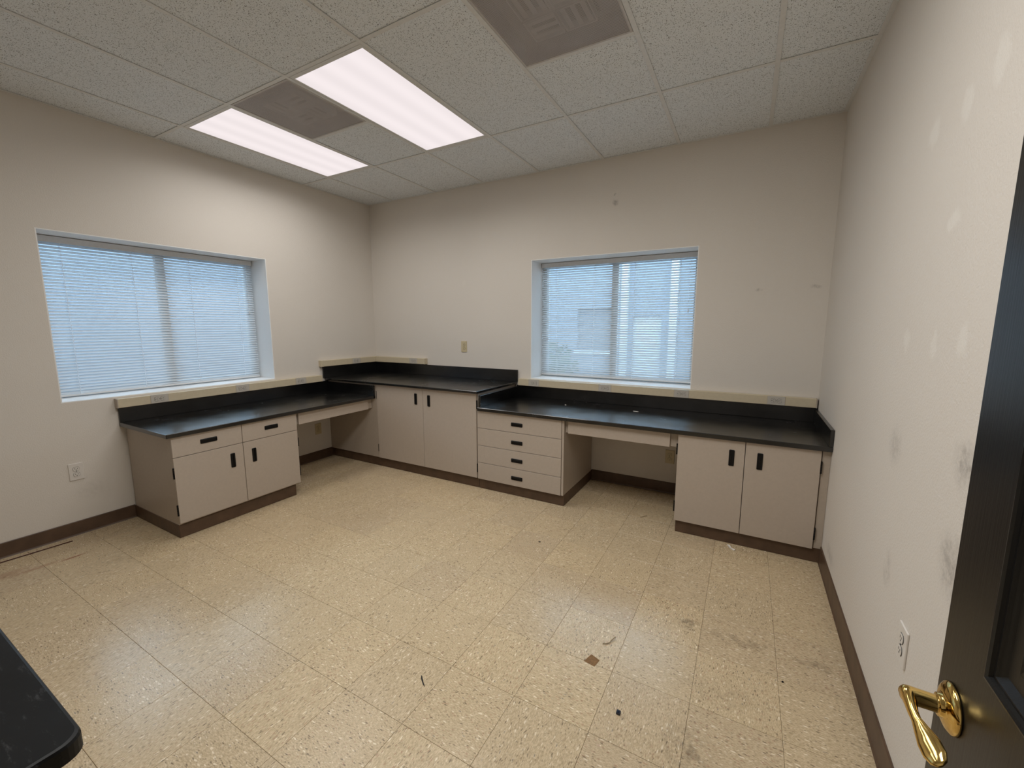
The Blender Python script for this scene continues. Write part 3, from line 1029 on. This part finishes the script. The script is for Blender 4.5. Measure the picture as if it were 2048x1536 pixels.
for a, b, c, d in holes:
    pb = bmesh.new()
    box(pb, DX + 0.010, DX + DT - 0.010, a, b, c, d)
    # raised field on both faces
    for x0, x1, sg in ((DX + 0.010, DX + 0.004, -1), (DX + DT - 0.010, DX + DT - 0.004, 1)):
        lo = [pb.verts.new((x0, y, z)) for y, z in ((a + .045, c + .045), (b - .045, c + .045), (b - .045, d - .045), (a + .045, d - .045))]
        hi = [pb.verts.new((x1, y, z)) for y, z in ((a + .075, c + .075), (b - .075, c + .075), (b - .075, d - .075), (a + .075, d - .075))]
        skin(pb, [lo, hi])
    pn = part('panel', pb, M_door, t)
    mb = bmesh.new()
    prof = [(0.0, 0.010), (0.0, -0.002), (0.004, -0.003), (0.008, -0.001), (0.010, 0.003), (0.015, 0.0025), (0.019, 0.006), (0.024, 0.010)]
    for x, sg in ((DX, 1), (DX + DT, -1)):
        lps = [[mb.verts.new((x + sg * h, y, z)) for y, z in ((a + i, c + i), (b - i, c + i), (b - i, d - i), (a + i, d - i))] for i, h in prof]
        skin(mb, lps, cap=False)
    part('moulding', mb, M_door, pn)
# brass lever on each face
LY, LZ = -2.889, 0.872


def lever(sg, x):
    """sg = -1 faces the room"""
    h = empty('lever_handle', (x, LY, LZ), parent=t)
    h['label'] = 'polished brass lever handle'
    rb = bmesh.new()
    lathe(rb, (x, LY, LZ), (sg, 0, 0), [(0, 0.0365), (0.002, 0.0375), (0.005, 0.036), (0.009, 0.030), (0.012, 0.021), (0.0125, 0.0165), (0.017, 0.0165), (0.018, 0.0145)], 40)
    part('rosette', rb, M_brass, h, smooth=True)
    lvb = bmesh.new()
    n = 20
    nk = [ring(lvb, (x + sg * dd, LY, LZ), (0, 1, 0), (0, 0, 1), rr, rr, n) for dd, rr in ((0.012, 0.0165), (0.0145, 0.0165), (0.016, 0.0135), (0.020, 0.0125), (0.040, 0.0130), (0.050, 0.0135), (0.056, 0.0125), (0.060, 0.008))]
    skin(lvb, nk)
    path = [(0.010, 0.052, 0.000, 0.006, 0.006), (0.006, 0.052, 0.000, 0.0095, 0.0115), (-0.004, 0.051, 0.000, 0.0095, 0.0130), (-0.018, 0.052, -0.001, 0.0080, 0.0110), (-0.032, 0.053, -0.003, 0.0062, 0.0082),
            (-0.044, 0.052, -0.005, 0.0050, 0.0072), (-0.060, 0.049, -0.008, 0.0045, 0.0110), (-0.076, 0.046, -0.011, 0.0045, 0.0150), (-0.092, 0.044, -0.013, 0.0042, 0.0150), (-0.103, 0.043, -0.014, 0.0036, 0.0105), (-0.108, 0.043, -0.014, 0.0015, 0.0040)]
    rs = []
    for i, (y_, d_, z_, rx, rz_) in enumerate(path):
        w = math.radians(0 if i < 4 else min(48, 16 * (i - 3)))
        # thin axis, then wide axis; the blade turns its flat side up towards the tip
        thin = (sg * math.cos(w), 0, math.sin(w)); wide = (-sg * math.sin(w), 0, math.cos(w))
        rs.append(ring(lvb, (x + sg * d_, LY + y_, LZ + z_), thin, wide, rx, rz_, n))
    skin(lvb, rs)
    part('lever', lvb, M_brass, h, smooth=True)


lever(-1, DX)
lever(1, DX + DT)
for hz in (0.25, 1.02, 1.80):
    hb = bmesh.new()
    lathe(hb, (DX + DT + 0.006, DY1 - 0.004, hz - 0.045), (0, 0, 1), [(0, 0.006), (0.09, 0.006)], 12)
    box(hb, DX + 0.004, DX + DT + 0.004, DY1 - 0.002, DY1 - 0.0003, hz - 0.045, hz + 0.045)
    part('hinge', hb, M_brass, t)
# door frame in the right wall
fb = bmesh.new()
box(fb, W - 0.012, W + 0.142, -3.79, -3.7555, 0.0, 2.105)
box(fb, W - 0.012, W + 0.142, -4.5995, -4.565, 0.0, 2.105)
box(fb, W - 0.012, W + 0.142, -4.565, -3.79, 2.035, 2.069)
tag(part('trim_1', fb, M_jamb), 'dark painted frame of the doorway behind the viewpoint', **ST)


# ------------------------------------------------------------------ litter on floor and bench
def scrap(name, pts, th, mat, label, cat, z=0.0, curl=0.0):
    bm = bmesh.new()
    n = len(pts)
    lo = [bm.verts.new((x, y, z + 0.0003 + curl * (i % 2))) for i, (x, y) in enumerate(pts)]
    hi = [bm.verts.new((x, y, z + 0.0003 + th + curl * (i % 2))) for i, (x, y) in enumerate(pts)]
    skin(bm, [lo, hi])
    return tag(part(name, bm, mat), label, cat)


M_card = plain('brown_card', (0.22, 0.12, 0.05), 0.7, 0.3, nz=0.25, scale=90)
M_paper = plain('white_paper', (0.78, 0.74, 0.68), 0.8, 0.3)
M_tan = plain('tan_cord', (0.34, 0.26, 0.16), 0.6, 0.3)
M_blue = plain('navy_plastic', (0.012, 0.016, 0.03), 0.3, 0.5)
M_strip = plain('dark_red_brown_rubber', (0.075, 0.022, 0.012), 0.5, 0.4)
scrap('card_scrap', [(3.488, -2.123), (3.538, -2.130), (3.546, -2.087), (3.505, -2.072)], 0.0012, M_card, 'small square scrap of brown card on the floor', 'scrap')
bm = bmesh.new()
tube(bm, [(3.530, -1.986, 0.0025), (3.545, -1.981, 0.004), (3.556, -1.969, 0.005), (3.560, -1.953, 0.006), (3.567, -1.938, 0.009), (3.572, -1.929, 0.013)], 0.0022, 7)
tag(part('bent_tie', bm, M_tan, smooth=True), 'thin bent tan tie lying beside the brown card', 'scrap')
bm = B(3.679, 3.694, -2.307, -2.290, 0.0004, 0.009, bev=0.0015)
box(bm, 3.684, 3.690, -2.302, -2.296, 0.009, 0.0115)
tag(part('plastic_bit', bm, M_blue), 'tiny dark blue plastic bit on the floor tiles', 'scrap')
scrap('paper_scrap', [(3.990, -0.722), (4.004, -0.728), (4.016, -0.756), (4.040, -0.776), (4.030, -0.787), (4.004, -0.764)], 0.0035, M_paper, 'crumpled white paper scrap below the right cabinet', 'scrap', curl=0.003)
scrap('wood_sliver', [(3.390, -0.592), (3.396, -0.596), (3.434, -0.546), (3.428, -0.541)], 0.003, M_tan, 'pale wood sliver on the floor in front of the knee space', 'scrap')
scrap('black_sliver', [(2.918, -2.529), (2.924, -2.530), (2.946, -2.548), (2.970, -2.566), (2.955, -2.560), (2.930, -2.543)], 0.0018, M_dark, 'thin black sliver on the floor in the foreground', 'scrap')
scrap('dark_chip', [(2.872, -1.301), (2.884, -1.294), (2.888, -1.299), (2.877, -1.306)], 0.003, M_dark, 'tiny dark chip on the floor in the middle of the room', 'scrap')
scrap('dark_chip', [(4.234, -1.833), (4.240, -1.834), (4.242, -1.828), (4.236, -1.826)], 0.003, M_dark, 'tiny dark chip on the floor near the right wall', 'scrap')
scrap('paper_scrap', [(3.225, -0.236), (3.248, -0.232), (3.272, -0.240), (3.262, -0.252), (3.236, -0.250)], 0.002, M_paper, 'small white paper fleck on the long bench', 'scrap', z=ZL)
scrap('paper_scrap', [(2.624, -0.252), (2.636, -0.250), (2.640, -0.258), (2.628, -0.261)], 0.003, M_paper, 'tiny white crumb on the long bench near the drawers', 'scrap', z=ZL)
bm = bmesh.new()
tube(bm, [(0.062, -3.45, 0.004), (0.072, -3.25, 0.004), (0.082, -3.10, 0.004), (0.090, -2.97, 0.004), (0.097, -2.84, 0.0035)], 0.0033, 6)
tag(part('rubber_strip', bm, M_strip, smooth=True), 'loose dark red rubber strip lying along the left baseboard', 'strip')

# ------------------------------------------------------------------ outside
M_stucco = plain('pale_stucco', (0.66, 0.66, 0.66), 0.9, 0.2, nz=0.06, scale=3)
M_stucco2 = plain('grey_blue_stucco', (0.27, 0.30, 0.34), 0.9, 0.2, nz=0.06, scale=3)
M_pave = plain('concrete_paving', (0.62, 0.62, 0.62), 0.9, 0.2, nz=0.08, scale=2)
M_asph = plain('asphalt', (0.22, 0.23, 0.25), 0.9, 0.2, nz=0.1, scale=6)
M_leaf = plain('shrub_leaf', (0.05, 0.09, 0.04), 0.7, 0.3, nz=0.3, scale=9)
gb = B(-30, 30, -30, 40, -0.40, -0.35)
tag(part('ground', gb, M_asph), 'grey asphalt ground outside the windows', **ST)
tag(part('path', B(-2.5, 4.5, 0.9, 6.5, -0.349, -0.31), M_pave), 'pale concrete path outside the back window', **ST)

t = empty('building', (0.5, 11, -0.35), 'grey blue building seen through the back window blind', 'building')
part('wall', wall_panel(bmesh.new(), 'y', 10, 10.3, -7, 7, -0.35, 4.6, [(-1.1, 0.2, 0.6, 2.0), (0.75, 1.65, -0.3, 1.75)]), M_stucco2, t)
wn = part('window', B(-1.1, 0.2, 10.16, 10.2, 0.6, 2.0), M_asph, t)
part('window_sill', B(-1.2, 0.3, 9.93, 10.02, 0.5, 0.6), M_stucco, wn)
part('door', B(0.75, 1.65, 10.14, 10.2, -0.3, 1.75), M_stucco, t)
part('pilaster', B(0.42, 0.62, 9.8, 10.0, -0.35, 4.6), M_stucco, t)
part('pilaster', B(1.9, 2.1, 9.8, 10.0, -0.35, 4.6), M_stucco, t)
part('parapet', B(-7.1, 7.1, 9.7, 10.35, 4.6, 4.9), M_stucco, t)
tag(part('boundary_wall', B(-9.3, -9.0, -14, 9, -0.35, 3.8, bev=0.01), M_stucco2), 'long grey boundary wall outside the left window', 'wall')


def shrub(x, y, s, label):
    t = empty('shrub', (x, y, -0.35), label, 'shrub')
    sb = bmesh.new()
    tube(sb, [(x, y, -0.35), (x + 0.02, y, 0.1), (x, y + 0.03, 0.5 * s)], 0.03, 6)
    part('stem', sb, M_card, t)
    bm = bmesh.new()
    rr = random.Random(3 + int(x * 10))
    for k in range(420):
        th, ph, r = rr.uniform(0, 2 * PI), math.acos(rr.uniform(-1, 1)), s * 0.55 * rr.random() ** 0.4
        c = Vector((x + r * math.sin(ph) * math.cos(th), y + r * math.sin(ph) * math.sin(th), 0.45 * s + r * math.cos(ph)))
        u = Vector((rr.uniform(-1, 1), rr.uniform(-1, 1), rr.uniform(-1, 1))).normalized()
        v = u.orthogonal().normalized()
        a, b = 0.075 * s, 0.03 * s
        bm.faces.new([bm.verts.new(c + u * a), bm.verts.new(c + v * b), bm.verts.new(c - u * a), bm.verts.new(c - v * b)])
    f = part('foliage', bm, M_leaf, t)
    f['kind'] = 'stuff'


shrub(0.35, 4.6, 1.1, 'leafy shrub beyond the left half of the back window')
shrub(-0.6, 5.6, 1.3, 'larger leafy shrub near the building outside')
